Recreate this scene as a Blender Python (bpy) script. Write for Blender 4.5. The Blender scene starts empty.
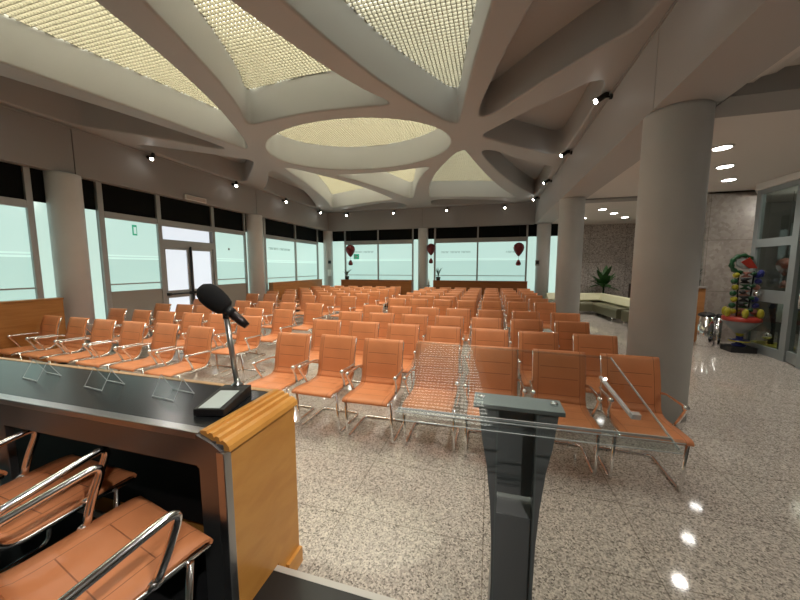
import bpy, bmesh, math, random
from mathutils import Vector, Matrix
random.seed(4)
S = bpy.context.scene
COL = S.collection
H = 1.63
CEIL = 4.01      # underside of the ribs
LOW = 3.21       # underside of the beams
# ------------------------------------------------------------------ materials
def nodes(name):
    m = bpy.data.materials.new(name); m.use_nodes = True
    return m, m.node_tree, m.node_tree.nodes['Principled BSDF']
def mat(name, col, rough=.6, metal=0, spec=.5, emit=None, es=1, noise=0, nscale=8, bump=0, bscale=60):
    m, t, b = nodes(name)
    b.inputs['Base Color'].default_value = (*col, 1)
    b.inputs['Roughness'].default_value = rough
    b.inputs['Metallic'].default_value = metal
    b.inputs['Specular IOR Level'].default_value = spec
    if emit:
        b.inputs['Emission Color'].default_value = (*emit, 1)
        b.inputs['Emission Strength'].default_value = es
    if noise or bump:
        tc = t.nodes.new('ShaderNodeTexCoord')
    if noise:
        n = t.nodes.new('ShaderNodeTexNoise'); n.inputs['Scale'].default_value = nscale; n.inputs['Detail'].default_value = 4
        t.links.new(tc.outputs['Object'], n.inputs['Vector'])
        r = t.nodes.new('ShaderNodeValToRGB')
        r.color_ramp.elements[0].position = .3; r.color_ramp.elements[1].position = .7
        r.color_ramp.elements[0].color = (*[c*(1-noise) for c in col], 1)
        r.color_ramp.elements[1].color = (*[min(1, c*(1+noise)) for c in col], 1)
        t.links.new(n.outputs['Fac'], r.inputs['Fac']); t.links.new(r.outputs['Color'], b.inputs['Base Color'])
    if bump:
        n2 = t.nodes.new('ShaderNodeTexNoise'); n2.inputs['Scale'].default_value = bscale
        t.links.new(tc.outputs['Object'], n2.inputs['Vector'])
        bp = t.nodes.new('ShaderNodeBump'); bp.inputs['Strength'].default_value = bump; bp.inputs['Distance'].default_value = .01
        t.links.new(n2.outputs['Fac'], bp.inputs['Height']); t.links.new(bp.outputs['Normal'], b.inputs['Normal'])
    return m
def wood(name, c1, c2, stretch=(1, 1, 12), rough=.35):
    m, t, b = nodes(name)
    tc = t.nodes.new('ShaderNodeTexCoord'); mp = t.nodes.new('ShaderNodeMapping')
    mp.inputs['Scale'].default_value = stretch
    n = t.nodes.new('ShaderNodeTexNoise'); n.inputs['Scale'].default_value = 2.2; n.inputs['Detail'].default_value = 7; n.inputs['Distortion'].default_value = .6
    r = t.nodes.new('ShaderNodeValToRGB')
    r.color_ramp.elements[0].position = .32; r.color_ramp.elements[1].position = .62
    r.color_ramp.elements[0].color = (*c1, 1); r.color_ramp.elements[1].color = (*c2, 1)
    t.links.new(tc.outputs['Object'], mp.inputs['Vector']); t.links.new(mp.outputs['Vector'], n.inputs['Vector'])
    t.links.new(n.outputs['Fac'], r.inputs['Fac']); t.links.new(r.outputs['Color'], b.inputs['Base Color'])
    b.inputs['Roughness'].default_value = rough
    return m
def granite(name, cols, scale, rough=.2, joints=None, spec=.5):
    m, t, b = nodes(name)
    tc = t.nodes.new('ShaderNodeTexCoord')
    v = t.nodes.new('ShaderNodeTexVoronoi'); v.inputs['Scale'].default_value = scale
    nz = t.nodes.new('ShaderNodeTexNoise'); nz.inputs['Scale'].default_value = scale*.8; nz.inputs['Detail'].default_value = 3
    mixv = t.nodes.new('ShaderNodeMix'); mixv.data_type = 'VECTOR'; mixv.inputs['Factor'].default_value = .012
    t.links.new(tc.outputs['Object'], mixv.inputs['A']); t.links.new(nz.outputs['Color'], mixv.inputs['B'])
    t.links.new(tc.outputs['Object'], nz.inputs['Vector'])
    t.links.new(mixv.outputs['Result'], v.inputs['Vector'])
    sep = t.nodes.new('ShaderNodeSeparateColor'); t.links.new(v.outputs['Color'], sep.inputs['Color'])
    r = t.nodes.new('ShaderNodeValToRGB'); r.color_ramp.interpolation = 'LINEAR'
    el = r.color_ramp.elements
    el[0].position = 0; el[0].color = (*cols[0], 1); el[1].position = 1; el[1].color = (*cols[-1], 1)
    for i, c in enumerate(cols[1:-1]):
        e = el.new((i+1)/(len(cols)-1)); e.color = (*c, 1)
    t.links.new(sep.outputs['Red'], r.inputs['Fac'])
    out = r.outputs['Color']
    if joints:
        br = t.nodes.new('ShaderNodeTexBrick'); br.offset = 0
        br.inputs['Scale'].default_value = 1; br.inputs['Brick Width'].default_value = joints[0]; br.inputs['Row Height'].default_value = joints[1]
        br.inputs['Mortar Size'].default_value = joints[2]; br.inputs['Color1'].default_value = (1, 1, 1, 1); br.inputs['Color2'].default_value = (.93, .93, .93, 1)
        br.inputs['Mortar'].default_value = (.6, .58, .56, 1)
        src = tc.outputs['Object']
        if len(joints) > 3:
            mp = t.nodes.new('ShaderNodeMapping'); mp.inputs['Rotation'].default_value = (math.pi/2, 0, 0); t.links.new(src, mp.inputs['Vector']); src = mp.outputs['Vector']
        t.links.new(src, br.inputs['Vector'])
        mx = t.nodes.new('ShaderNodeMix'); mx.data_type = 'RGBA'; mx.blend_type = 'MULTIPLY'; mx.inputs['Factor'].default_value = 1
        t.links.new(out, mx.inputs['A']); t.links.new(br.outputs['Color'], mx.inputs['B']); out = mx.outputs['Result']
    t.links.new(out, b.inputs['Base Color'])
    b.inputs['Roughness'].default_value = rough; b.inputs['Specular IOR Level'].default_value = spec
    return m
def clear(name, tint=(1, 1, 1), ior=1.45, rough=0.0, haze=0.0):
    m = bpy.data.materials.new(name); m.use_nodes = True; t = m.node_tree; t.nodes.clear()
    o = t.nodes.new('ShaderNodeOutputMaterial'); tr = t.nodes.new('ShaderNodeBsdfTransparent'); gl = t.nodes.new('ShaderNodeBsdfGlossy')
    tr.inputs['Color'].default_value = (*tint, 1); gl.inputs['Roughness'].default_value = rough
    fr = t.nodes.new('ShaderNodeFresnel'); fr.inputs['IOR'].default_value = ior
    mx = t.nodes.new('ShaderNodeMixShader')
    gm = t.nodes.new('ShaderNodeNewGeometry'); iv = t.nodes.new('ShaderNodeMath'); iv.operation = 'SUBTRACT'; iv.inputs[0].default_value = 1
    t.links.new(gm.outputs['Backfacing'], iv.inputs[1])
    ml = t.nodes.new('ShaderNodeMath'); ml.operation = 'MULTIPLY'; t.links.new(fr.outputs['Fac'], ml.inputs[0]); t.links.new(iv.outputs[0], ml.inputs[1])
    t.links.new(ml.outputs[0], mx.inputs['Fac']); t.links.new(tr.outputs[0], mx.inputs[1]); t.links.new(gl.outputs[0], mx.inputs[2])
    last = mx.outputs[0]
    if haze:
        df = t.nodes.new('ShaderNodeBsdfDiffuse'); df.inputs['Color'].default_value = (.85, .87, .87, 1)
        m2 = t.nodes.new('ShaderNodeMixShader'); m2.inputs['Fac'].default_value = haze
        t.links.new(last, m2.inputs[1]); t.links.new(df.outputs[0], m2.inputs[2]); last = m2.outputs[0]
    t.links.new(last, o.inputs['Surface'])
    return m
def leather(name, base, dark, axes):
    # sewn seams at fixed places of the part (axes: list of (axis, value, half width, [axis, lo, hi]))
    m, t, b = nodes(name)
    tc = t.nodes.new('ShaderNodeTexCoord'); sp = t.nodes.new('ShaderNodeSeparateXYZ'); t.links.new(tc.outputs['Object'], sp.inputs[0])
    def M(op, a, bb=None):
        n = t.nodes.new('ShaderNodeMath'); n.operation = op
        for i, q in enumerate((a, bb)):
            if q is None: continue
            if isinstance(q, (int, float)): n.inputs[i].default_value = q
            else: t.links.new(q, n.inputs[i])
        return n.outputs[0]
    tot = None
    for ax, val, hw, lim in axes:
        a = sp.outputs[ax]
        if ax == 0: a = M('ABSOLUTE', a)
        f = M('LESS_THAN', M('ABSOLUTE', M('SUBTRACT', a, val)), hw)
        if lim:
            a2 = sp.outputs[lim[0]]
            if lim[0] == 0: a2 = M('ABSOLUTE', a2)
            f = M('MULTIPLY', f, M('LESS_THAN', a2, lim[2])); f = M('MULTIPLY', f, M('GREATER_THAN', a2, lim[1]))
        tot = f if tot is None else M('MAXIMUM', tot, f)
    nz = t.nodes.new('ShaderNodeTexNoise'); nz.inputs['Scale'].default_value = 5; t.links.new(tc.outputs['Object'], nz.inputs['Vector'])
    r = t.nodes.new('ShaderNodeValToRGB'); r.color_ramp.elements[0].position = .3; r.color_ramp.elements[1].position = .7
    r.color_ramp.elements[0].color = (*[c*.93 for c in base], 1); r.color_ramp.elements[1].color = (*[c*1.05 for c in base], 1)
    t.links.new(nz.outputs['Fac'], r.inputs['Fac'])
    mx = t.nodes.new('ShaderNodeMix'); mx.data_type = 'RGBA'
    t.links.new(tot, mx.inputs['Factor']); t.links.new(r.outputs['Color'], mx.inputs['A']); mx.inputs['B'].default_value = (*dark, 1)
    t.links.new(mx.outputs['Result'], b.inputs['Base Color'])
    bp = t.nodes.new('ShaderNodeBump'); bp.inputs['Distance'].default_value = .004; bp.inputs['Strength'].default_value = .6; bp.invert = True
    t.links.new(tot, bp.inputs['Height']); t.links.new(bp.outputs['Normal'], b.inputs['Normal'])
    b.inputs['Roughness'].default_value = .42; b.inputs['Specular IOR Level'].default_value = .35
    return m

BEAM_LIT = mat('beam_paint_lit', (.48, .47, .465), .6)  # fascia paint made lighter: light on the right beam is in the colour
PAINT = mat('rib_paint', (.42, .42, .415), .55, bump=.08, bscale=30)
FASC = mat('fascia_paint', (.34, .33, .32), .6)
COLM = mat('column_paint', (.60, .61, .605), .5, noise=.03, nscale=3)
WHITEC = mat('foyer_ceiling_paint', (.74, .70, .66), .7)
DARKGAP = mat('joint_dark', (.02, .02, .02), .9)
FRAME = mat('window_frame_metal', (.36, .36, .35), .4, .35)
FRAMEL = mat('foyer_frame_metal', (.30, .325, .325), .4, .2)
BLACK = mat('black_blind', (.004, .0045, .004), .7, spec=.12)
PANELG = mat('grey_panel', (.30, .27, .24), .6)
CHROME = mat('chrome', (.88, .88, .88), .14, 1)
STEEL = mat('brushed_steel', (.42, .42, .43), .28, 1)
STEELD = mat('dark_steel', (.20, .205, .215), .36, .85)
PEWTER = mat('lectern_metal', (.30, .31, .31), .4, .1)
PEWTERL = mat('lectern_bracket_metal', (.36, .40, .39), .35, .3)
BLK = mat('black_laminate', (.012, .013, .014), .25)
BLKP = mat('black_plastic', (.012, .012, .013), .5)
FOAM = mat('black_foam', (.006, .006, .007), .95, bump=.6, bscale=300)
PLATF = mat('black_stage_floor', (.022, .023, .025), .3, noise=.3, nscale=2)
EDGE = mat('stage_edge_metal', (.62, .60, .57), .4, .3)
WOODD = wood('desk_wood', (.62, .27, .055), (.70, .33, .075), (1, 2, 5), .3)
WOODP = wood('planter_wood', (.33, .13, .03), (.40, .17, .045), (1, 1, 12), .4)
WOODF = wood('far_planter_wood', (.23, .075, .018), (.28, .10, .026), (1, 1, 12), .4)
WOODR = wood('reception_wood', (.40, .17, .06), (.48, .22, .08), (1, 1, 8), .4)
WOODK = mat('dark_wood', (.035, .018, .012), .4)
TANE = mat('desk_trim', (.58, .34, .16), .4)
FLOORM = granite('granite_floor', [(.17, .15, .13), (.42, .37, .33), (.56, .50, .44), (.74, .67, .59), (.30, .27, .24)], 120, .06, (.9, .6, .004))
GRAN = granite('granite_wall', [(.25, .22, .20), (.46, .41, .37), (.62, .56, .51), (.34, .30, .27)], 34, .5, (1.2, .9, .006, 1), .3)
MARB = granite('marble_wall', [(.28, .24, .21), (.34, .30, .26), (.40, .355, .315), (.31, .27, .24)], 16, .35, (.9, 1.1, .006, 1))
GLASSW = mat('lit_frosted_glass', (.30, .36, .34), .14, emit=(.52, .76, .69), es=.56)
GLASSF = mat('lit_frosted_film', (.28, .36, .34), .2, emit=(.48, .73, .66), es=.52)
GLASSS = mat('lit_clear_stripe', (.3, .4, .36), .1, emit=(.62, .86, .78), es=.6)
GLASSL = mat('lit_side_pane', (.3, .4, .36), .12, emit=(.58, .80, .72), es=.52)
GLASSD = mat('lit_door_glass', (.4, .42, .44), .12, emit=(.78, .85, .92), es=.55)
INK = mat('grey_lettering', (.16, .24, .22), .6, emit=(.16, .26, .23), es=.6)
GREEN = mat('exit_green', (.02, .25, .14), .5, emit=(.02, .3, .17), es=.5)
WHITE = mat('white_plastic', (.75, .75, .72), .4)
CREAM = mat('louvre_cream', (.32, .30, .225), .5)
ACRH = clear('thin_acrylic', (.95, .97, .97), 1.22)
ACR = clear('clear_acrylic', (.93, .95, .95), 1.55)
EDGEW = clear('acrylic_rim_highlight', (.8, .85, .85), 1.9, .03, .45)  # whitish haze puts the bright edge highlights into the material
ACRE = clear('acrylic_edge', (.93, .95, .95), 1.5, .03, .03)
CLGL = clear('clear_glass', (.72, .78, .76), 1.45)
RED = mat('dark_red', (.16, .012, .016), .5)
REDB = mat('bright_red', (.36, .035, .02), .35)
YEL = mat('yellow_gloss', (.34, .30, .02), .3)
BLU = mat('blue_gloss', (.02, .025, .16), .3)
GRN = mat('green_gloss', (.01, .06, .02), .35)
SALM = mat('salmon_gloss', (.30, .12, .09), .35)
LEAF = mat('leaf_green', (.04, .115, .03), .45, noise=.3, nscale=6)
LEAFD = mat('dark_leaf', (.015, .045, .018), .5)
SOFAB = mat('cream_vinyl', (.62, .60, .40), .4)
SOFAS = mat('olive_vinyl', (.13, .125, .075), .35)
OR = (.66, .25, .105); OD = (.33, .11, .045)
LBACK = leather('orange_leather_back', OR, OD, [(2, .745, .0024, (0, 0, .15)), (2, .645, .0024, (0, 0, .15)), (2, .505, .0024, (0, 0, .165)), (0, .168, .002, None)])
LSEAT = leather('orange_leather_seat', OR, OD, [(1, -.13, .002, (0, 0, .165)), (1, .03, .002, (0, 0, .165)), (0, .168, .0018, None)])
def lamp_mat(name, col, s):
    return mat(name, (.8, .8, .8), .5, emit=col, es=s)
LENS = lamp_mat('spot_lens', (1, .96, .88), 30)
DLENS = lamp_mat('downlight_lens', (1, .97, .92), 12)

# ------------------------------------------------------------------ mesh helpers
def link(name, me, m, parent=None):
    o = bpy.data.objects.new(name, me); COL.objects.link(o)
    if m is not None:
        me.materials.clear(); me.materials.append(m)
    if parent: o.parent = parent
    return o
class MB:
    def __init__(s): s.bm = bmesh.new()
    def box(s, x0, x1, y0, y1, z0, z1, mx=None):
        vs = [s.bm.verts.new((x, y, z)) for x in (x0, x1) for y in (y0, y1) for z in (z0, z1)]
        for f in ((0, 1, 3, 2), (4, 6, 7, 5), (0, 4, 5, 1), (2, 3, 7, 6), (0, 2, 6, 4), (1, 5, 7, 3)):
            s.bm.faces.new([vs[i] for i in f])
        if mx:
            for v in vs: v.co = mx @ v.co
        return s
    def prism(s, poly, z0, z1, axis='z', mx=None):
        def P(a, b, c): return {'z': (a, b, c), 'x': (c, a, b), 'y': (a, c, b)}[axis]
        lo = [s.bm.verts.new(P(a, b, z0)) for a, b in poly]; hi = [s.bm.verts.new(P(a, b, z1)) for a, b in poly]
        n = len(poly)
        s.bm.faces.new(lo[::-1]); s.bm.faces.new(hi)
        for i in range(n): s.bm.faces.new((lo[i], lo[(i+1) % n], hi[(i+1) % n], hi[i]))
        if mx:
            for v in lo+hi: v.co = mx @ v.co
        return s
    def tube(s, pts, r, seg=8, closed=False, sx=1):
        pts = [Vector(p) for p in pts]; n = len(pts); rings = []
        up = None
        for i, p in enumerate(pts):
            if closed: d = pts[(i+1) % n]-pts[i-1]
            else: d = pts[min(i+1, n-1)]-pts[max(i-1, 0)]
            d.normalize()
            if up is None:
                up = Vector((1, 0, 0)) if abs(d.x) < .9 else Vector((0, 0, 1))
            up = (up-d*up.dot(d)).normalized(); w = d.cross(up)
            rr = r[i] if isinstance(r, (list, tuple)) else r
            rings.append([s.bm.verts.new(p+(up*math.cos(a)*sx+w*math.sin(a))*rr) for a in [2*math.pi*k/seg for k in range(seg)]])
        m = n if closed else n-1
        for i in range(m):
            a, b = rings[i], rings[(i+1) % n]
            for k in range(seg):
                f = s.bm.faces.new((a[k], a[(k+1) % seg], b[(k+1) % seg], b[k])); f.smooth = True
        if not closed:
            s.bm.faces.new(rings[0][::-1]); s.bm.faces.new(rings[-1])
        return s
    def lathe(s, prof, seg=24, c=(0, 0, 0), mx=None):
        rings = []
        for r, z in prof:
            rings.append([s.bm.verts.new((c[0]+r*math.cos(2*math.pi*k/seg), c[1]+r*math.sin(2*math.pi*k/seg), c[2]+z)) for k in range(seg)])
        for a, b in zip(rings, rings[1:]):
            for k in range(seg):
                f = s.bm.faces.new((a[k], a[(k+1) % seg], b[(k+1) % seg], b[k])); f.smooth = True
        s.bm.faces.new(rings[0][::-1]); s.bm.faces.new(rings[-1])
        if mx:
            for rg in rings:
                for v in rg: v.co = mx @ v.co
        return s
    def ball(s, c, r, sc=(1, 1, 1), u=12, v=8):
        g = bmesh.ops.create_uvsphere(s.bm, u_segments=u, v_segments=v, radius=r)
        for q in g['verts']: q.co = Vector((q.co.x*sc[0]+c[0], q.co.y*sc[1]+c[1], q.co.z*sc[2]+c[2]))
        for f in {f for q in g['verts'] for f in q.link_faces}: f.smooth = True
        return s
    def done(s, name, m, parent=None, bev=0):
        bmesh.ops.recalc_face_normals(s.bm, faces=s.bm.faces)
        me = bpy.data.meshes.new(name); s.bm.to_mesh(me); s.bm.free()
        o = link(name, me, m, parent)
        if bev:
            b = o.modifiers.new('bevel', 'BEVEL'); b.width = bev; b.segments = 2; b.limit_method = 'ANGLE'
        return o
def fillet(pts, r, n=5):
    out = [Vector(pts[0])]
    for a, b, c in zip(pts, pts[1:], pts[2:]):
        a, b, c = Vector(a), Vector(b), Vector(c)
        u, v = (a-b), (c-b); k = min(r, u.length*.45, v.length*.45)
        p, q = b+u.normalized()*k, b+v.normalized()*k
        for i in range(n+1):
            t = i/n; out.append(p*(1-t)**2+b*2*t*(1-t)+q*t*t)
    out.append(Vector(pts[-1])); return out
def B(name, m, x0, x1, y0, y1, z0, z1, parent=None, bev=0, mx=None):
    return MB().box(x0, x1, y0, y1, z0, z1, mx).done(name, m, parent, bev)
def struct(o):
    o['kind'] = 'structure'; return o
def tag(o, label, cat, group=None, kind=None):
    o['label'] = label; o['category'] = cat
    if group: o['group'] = group
    if kind: o['kind'] = kind
    return o
def empty(name, loc=(0, 0, 0), rz=0):
    o = bpy.data.objects.new(name, None); COL.objects.link(o); o.empty_display_size = .1
    o.location = loc; o.rotation_euler = (0, 0, rz); return o
def thing(name, label, cat, loc=(0, 0, 0), rz=0, group=None):
    return tag(empty(name, loc, rz), label, cat, group)
def copy_tree(o, parent=None):
    c = o.copy(); COL.objects.link(c)
    if parent: c.parent = parent
    for ch in list(o.children): copy_tree(ch, c)
    return c

# ------------------------------------------------------------------ floor and stage
struct(B('floor', FLOORM, -8, 8, -3, 15, -.1, 0))
struct(B('trim_1', PLATF, -6.9, 1.3, -2.4, 1.205, .0005, .15))
struct(B('trim_2', EDGE, -6.9, 1.3, 1.205, 1.235, .0005, .1515))

# ------------------------------------------------------------------ ceiling with ribs
CX, CY = -2.72, 6.3
def smooth(p, it=2, keep=()):
    for k in range(it):
        q = []
        for i in range(len(p)):
            a, b = p[i], p[(i+1) % len(p)]
            q.append((a[0]*.78+b[0]*.22, a[1]*.78+b[1]*.22)); q.append((a[0]*.22+b[0]*.78, a[1]*.22+b[1]*.78))
        p = q
    return p
D = [(2.13, .60), (1.93, .74), (1.6, 1.38), (1.25, 2.15), (.93, 3.15), (.72, 4.1), (.62, 4.85), (.7, 4.92), (1.98, 5.2), (3.45, 5.78), (3.58, 5.74), (3.05, 4.4), (2.6, 2.7), (2.34, 1.5), (2.2, .75)]
N = [(-1.2, 1.5), (-.75, 1.56), (0, 1.63), (.75, 1.56), (1.2, 1.5), (1.28, 1.62), (.98, 2.1), (.68, 2.85), (.38, 3.85), (.12, 4.8), (-.12, 4.8), (-.38, 3.85), (-.68, 2.85), (-.98, 2.1), (-1.28, 1.62)]
EH = [(2.42, 0), (2.82, -.42), (3.3, -.88), (3.85, -1.40), (4.06, -1.42), (4.15, -1.2), (4.17, 0), (4.15, 1.2), (4.06, 1.42), (3.85, 1.40), (3.3, .88), (2.82, .42)]
NE = [(2.44, .82), (2.55, .72), (2.75, .82), (3.2, 1.4), (3.85, 2.1), (4.08, 2.28), (4.15, 2.6), (4.16, 3.4), (4.15, 5.2), (4.05, 5.45), (3.9, 5.2), (3.25, 3.7), (2.8, 2.35), (2.52, 1.3)]
F = [(.42, 6.45), (.52, 5.5), (.7, 5.28), (1.1, 5.22), (2.0, 5.55), (3.3, 6.15), (3.55, 6.45)]
def mir(p, sx, sy):
    q = [(CX+sx*x, CY+sy*y) for x, y in p]
    return q if sx*sy > 0 else q[::-1]
RING = [(CX+.03+1.93*math.cos(a), CY+1.36*math.sin(a)) for a in [2*math.pi*k/56 for k in range(56)]]
lit = [('ring', RING, 1.0)]
dark = []
lit.append(('n', smooth(mir(N, 1, 1)), 1.25)); lit.append(('s', smooth(mir(N, 1, -1)), .85))
for sx, sy, st in ((1, 1, .7), (-1, 1, 1.3), (1, -1, .62), (-1, -1, 1.05)):
    lit.append(('d', smooth(mir(D, sx, sy)), st)); dark.append(smooth(mir(NE, sx, sy))); dark.append(smooth(mir(F, sx, sy)))
dark.append(smooth(mir(EH, 1, 1))); dark.append(smooth(mir(EH, -1, 1)))
cu = bpy.data.curves.new('plate', 'CURVE'); cu.dimensions = '2D'; cu.fill_mode = 'BOTH'
def spl(poly):
    s = cu.splines.new('POLY'); s.points.add(len(poly)-1); s.use_cyclic_u = True
    for p, (x, y) in zip(s.points, poly): p.co = (x, y, 0, 1)
spl([(-7.0, -2.5), (1.62, -2.5), (1.62, 13.05), (-7.0, 13.05)])
for _, p, _s in lit: spl(p)
for p in dark: spl(p)
THK = .70
cu.extrude = THK/2-.03; cu.bevel_depth = .03; cu.bevel_resolution = 3
tmp = bpy.data.objects.new('tmp', cu); COL.objects.link(tmp)
dg = bpy.context.evaluated_depsgraph_get()
me = bpy.data.meshes.new_from_object(tmp.evaluated_get(dg)); bpy.data.objects.remove(tmp)
ceil = struct(link('ceiling', me, PAINT)); ceil.location = (0, 0, CEIL+THK/2)
# closed tops of the unlit pockets, softly domed
def poly_mesh(poly, z, name, m, up=0):
    bm = bmesh.new(); bm.faces.new([bm.verts.new((x, y, z)) for x, y in poly]); bmesh.ops.triangulate(bm, faces=bm.faces)
    me = bpy.data.meshes.new(name); bm.to_mesh(me); bm.free(); return link(name, me, m)
def grow(poly, d):
    n = len(poly); out = []
    for i in range(n):
        ax, ay = poly[i-1]; bx, by = poly[(i+1) % n]; tx, ty = bx-ax, by-ay; L = math.hypot(tx, ty) or 1
        out.append((poly[i][0]+ty/L*d, poly[i][1]-tx/L*d))
    return out
def area(p): return sum(p[i-1][0]*p[i][1]-p[i][0]*p[i-1][1] for i in range(len(p)))/2
mb = MB()
for p in dark:
    g = grow(p if area(p) > 0 else p[::-1], .04); mb.prism(g, 4.50, 4.54)
struct(mb.done('ceiling_recess_top', PAINT))
struct(B('roof_slab', DARKGAP, -7.4, 2.2, -2.5, 13.4, 4.72, 4.8)).name = 'ceiling_slab'
# lit openings: louvre grid plus glowing panel
def cuts(poly, v, ax):
    xs = []
    n = len(poly)
    for i in range(n):
        a, b = poly[i], poly[(i+1) % n]
        if (a[ax] > v) != (b[ax] > v):
            t = (v-a[ax])/(b[ax]-a[ax]); xs.append(a[1-ax]+t*(b[1-ax]-a[1-ax]))
    xs.sort(); return list(zip(xs[::2], xs[1::2]))
P = .056
names = {'ring': 'oval louvred ceiling light in the centre of the ribbed ceiling'}
litlab = ['large oval louvred ceiling light at the centre of the ribs', 'small louvred ceiling light beyond the oval one, pointing to the middle far column',
          'curved-base triangular louvred ceiling light just this side of the oval', 'louvred ceiling light right of the middle far column, above the far windows',
          'louvred ceiling light at the far left corner above the far planters', 'tall louvred ceiling light at top of photo, right of centre',
          'long louvred ceiling light at the upper left corner above the windows']
for i, (k, p, st) in enumerate(lit):
    p = p if area(p) > 0 else p[::-1]
    g = grow(p, .015)
    root = thing('ceiling_light', litlab[i], 'ceiling light', (0, 0, 0), 0, 'louvred ceiling lights between the ribs')
    mb = MB(); t = .0038; z0, z1 = 4.555, 4.592
    xs = [q[0] for q in g]; ys = [q[1] for q in g]
    for j in range(int(min(ys)/P)-1, int(max(ys)/P)+2):
        for a, b in cuts(g, j*P, 1):
            if b-a > .02: mb.box(a, b, j*P-t, j*P+t, z0, z1)
    for j in range(int(min(xs)/P)-1, int(max(xs)/P)+2):
        for a, b in cuts(g, j*P, 0):
            if b-a > .02: mb.box(j*P-t, j*P+t, a, b, z0, z1)
    mb.done('louvre_grid', CREAM, root)
    pm = poly_mesh(grow(p, .03), 4.66, 'light_panel', lamp_mat('panel_glow_%s%d' % (k, i), (1.0, .965, .78) if st > .8 else (.97, .97, .85), 5.6*st)); pm.parent = root

# ------------------------------------------------------------------ fascias and beams
def fascia(name, segs, face, depth, axis, sign):
    mb = MB()
    for a, b in segs:
        if axis == 'y': mb.box(min(face, face+sign*depth), max(face, face+sign*depth), a+.006, b-.006, LOW, CEIL)
        else: mb.box(a+.006, b-.006, min(face, face+sign*depth), max(face, face+sign*depth), LOW, CEIL)
    o = struct(mb.done(name, FASC, bev=.003)); return o
YS = [-2.5, -.5, 3.98, 8.45, 12.97]
segs = list(zip(YS, YS[1:]))
fascia('trim_3', segs, -6.93, .5, 'y', -1)
fascia('trim_4', [(-6.93, -2.72), (-2.72, 1.54)], 12.97, .45, 'x', 1)
mb = MB()
for a, b in segs: mb.box(1.54, 2.10, a+.006, b-.006, LOW, CEIL)
struct(mb.done('trim_5', BEAM_LIT, bev=.003))
mb = MB(); mb.box(-7.40, -6.96, -2.5, 12.97, LOW+.01, CEIL); mb.box(-6.93, 1.54, 13.0, 13.4, LOW+.01, CEIL); mb.box(1.57, 2.07, -2.5, 12.97, LOW+.01, CEIL)
struct(mb.done('trim_6', DARKGAP))
# small cornice line under the ribs
mb = MB(); mb.box(-6.93, -6.915, -2.5, 12.97, CEIL-.035, CEIL-.005); mb.box(1.525, 1.54, -2.5, 12.97, CEIL-.035, CEIL-.005); mb.box(-6.93, 1.54, 12.955, 12.97, CEIL-.035, CEIL-.005)
struct(mb.done('trim_7', FASC))
# columns
for x, y, r in ((1.82, 4.14, .285), (1.80, 8.50, .27), (1.86, 13.0, .24), (-2.69, 13.08, .205), (-7.03, 13.02, .24), (-7.07, 3.87, .235), (-7.05, 8.43, .26), (1.82, -.5, .28), (-7.05, -.5, .26)):
    o = MB().lathe([(r, 0), (r, LOW-.03), (r+.0, LOW)], 48, (x, y, 0)).done('column', COLM); struct(o)
    if y > 0: pass

# ------------------------------------------------------------------ windows
GLX = -7.1
nwin = [0]
def pane_set(axis, a, b, z_sill, root, stripes=True, header=True, panel=False, hz=(2.57, 2.69), barz=1.30, blind=True, top=LOW, side=False, mats=(GLASSW, GLASSF), sz=1.83):
    """one bay between two mullions; a..b along the wall; wall plane at GLX (axis y) or GLY (axis x)"""
    def bx(name, m, u0, u1, d0, d1, z0, z1, bev=0):
        if axis == 'y': return B(name, m, GLX-d1, GLX-d0, u0, u1, z0, z1, root, bev)
        return B(name, m, u0, u1, GLY+d0, GLY+d1, z0, z1, root, bev)
    zt = hz[0] if header else hz[1]+.0
    if side:
        bx('side_pane', GLASSL, a, b, .0, .01, .02, hz[1]); bx('blind', BLACK, a, b, -.005, .02, hz[1], top+.02); return
    if stripes:
        bx('upper_pane', mats[0], a, b, .0, .012, sz+.05, zt)
        bx('clear_stripe', GLASSS, a, b, .0, .012, sz+.02, sz+.05)
        bx('film_band', mats[1], a, b, .0, .012, sz, sz+.02)
        bx('clear_stripe', GLASSS, a, b, .0, .012, sz-.035, sz)
        bx('lower_pane', mats[1], a, b, .0, .012, z_sill, sz-.035)
    if header: bx('header_rail', FRAME, a, b, -.05, .03, hz[0], hz[1], .004)
    if blind: bx('blind', BLACK, a, b, -.005, .02, hz[1], top+.02)
    if barz: bx('glazing_bar', FRAME, a, b, -.02, .02, barz-.012, barz+.012)
    if panel: bx('lower_panel', PANELG, a, b, -.03, .02, 0.0, z_sill)
def mull(axis, u, root, w=.035, z1=LOW, z0=0, d=.05):
    if axis == 'y': return B('mullion', FRAME, GLX-.03, GLX+d, u-w, u+w, z0, z1, root, .004)
    return B('mullion', FRAME, u-w, u+w, GLY-d, GLY+.03, z0, z1, root, .004)
def window():
    nwin[0] += 1
    return struct(empty('window_%d' % nwin[0]))
# left wall: near bay
r = window(); pane_set('y', 1.2, 3.38, .9, r, barz=1.30); mull('y', 3.42, r, .04); mull('y', 1.15, r, .04)
pane_set('y', -2.4, 1.1, .9, r)
r = window(); pane_set('y', 3.46, 3.66, 0, r, side=True)
r = window(); pane_set('y', 4.08, 4.33, 0, r, side=True); mull('y', 4.39, r, .045)
r = window(); pane_set('y', 4.44, 5.44, 1.16, r, panel=True); mull('y', 5.49, r, .045)
r = window(); pane_set('y', 6.97, 8.02, 1.16, r, panel=True); mull('y', 6.92, r, .045); mull('y', 8.05, r, .03)
r = window(); pane_set('y', 8.08, 8.22, 0, r, side=True)
r = window(); pane_set('y', 8.68, 8.88, 0, r, side=True); mull('y', 8.93, r, .045)
r = window(); pane_set('y', 8.98, 10.60, .9, r, barz=1.27); mull('y', 10.64, r, .035)
r = window(); pane_set('y', 10.68, 12.20, .9, r, barz=1.27); mull('y', 12.24, r, .035)
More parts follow.
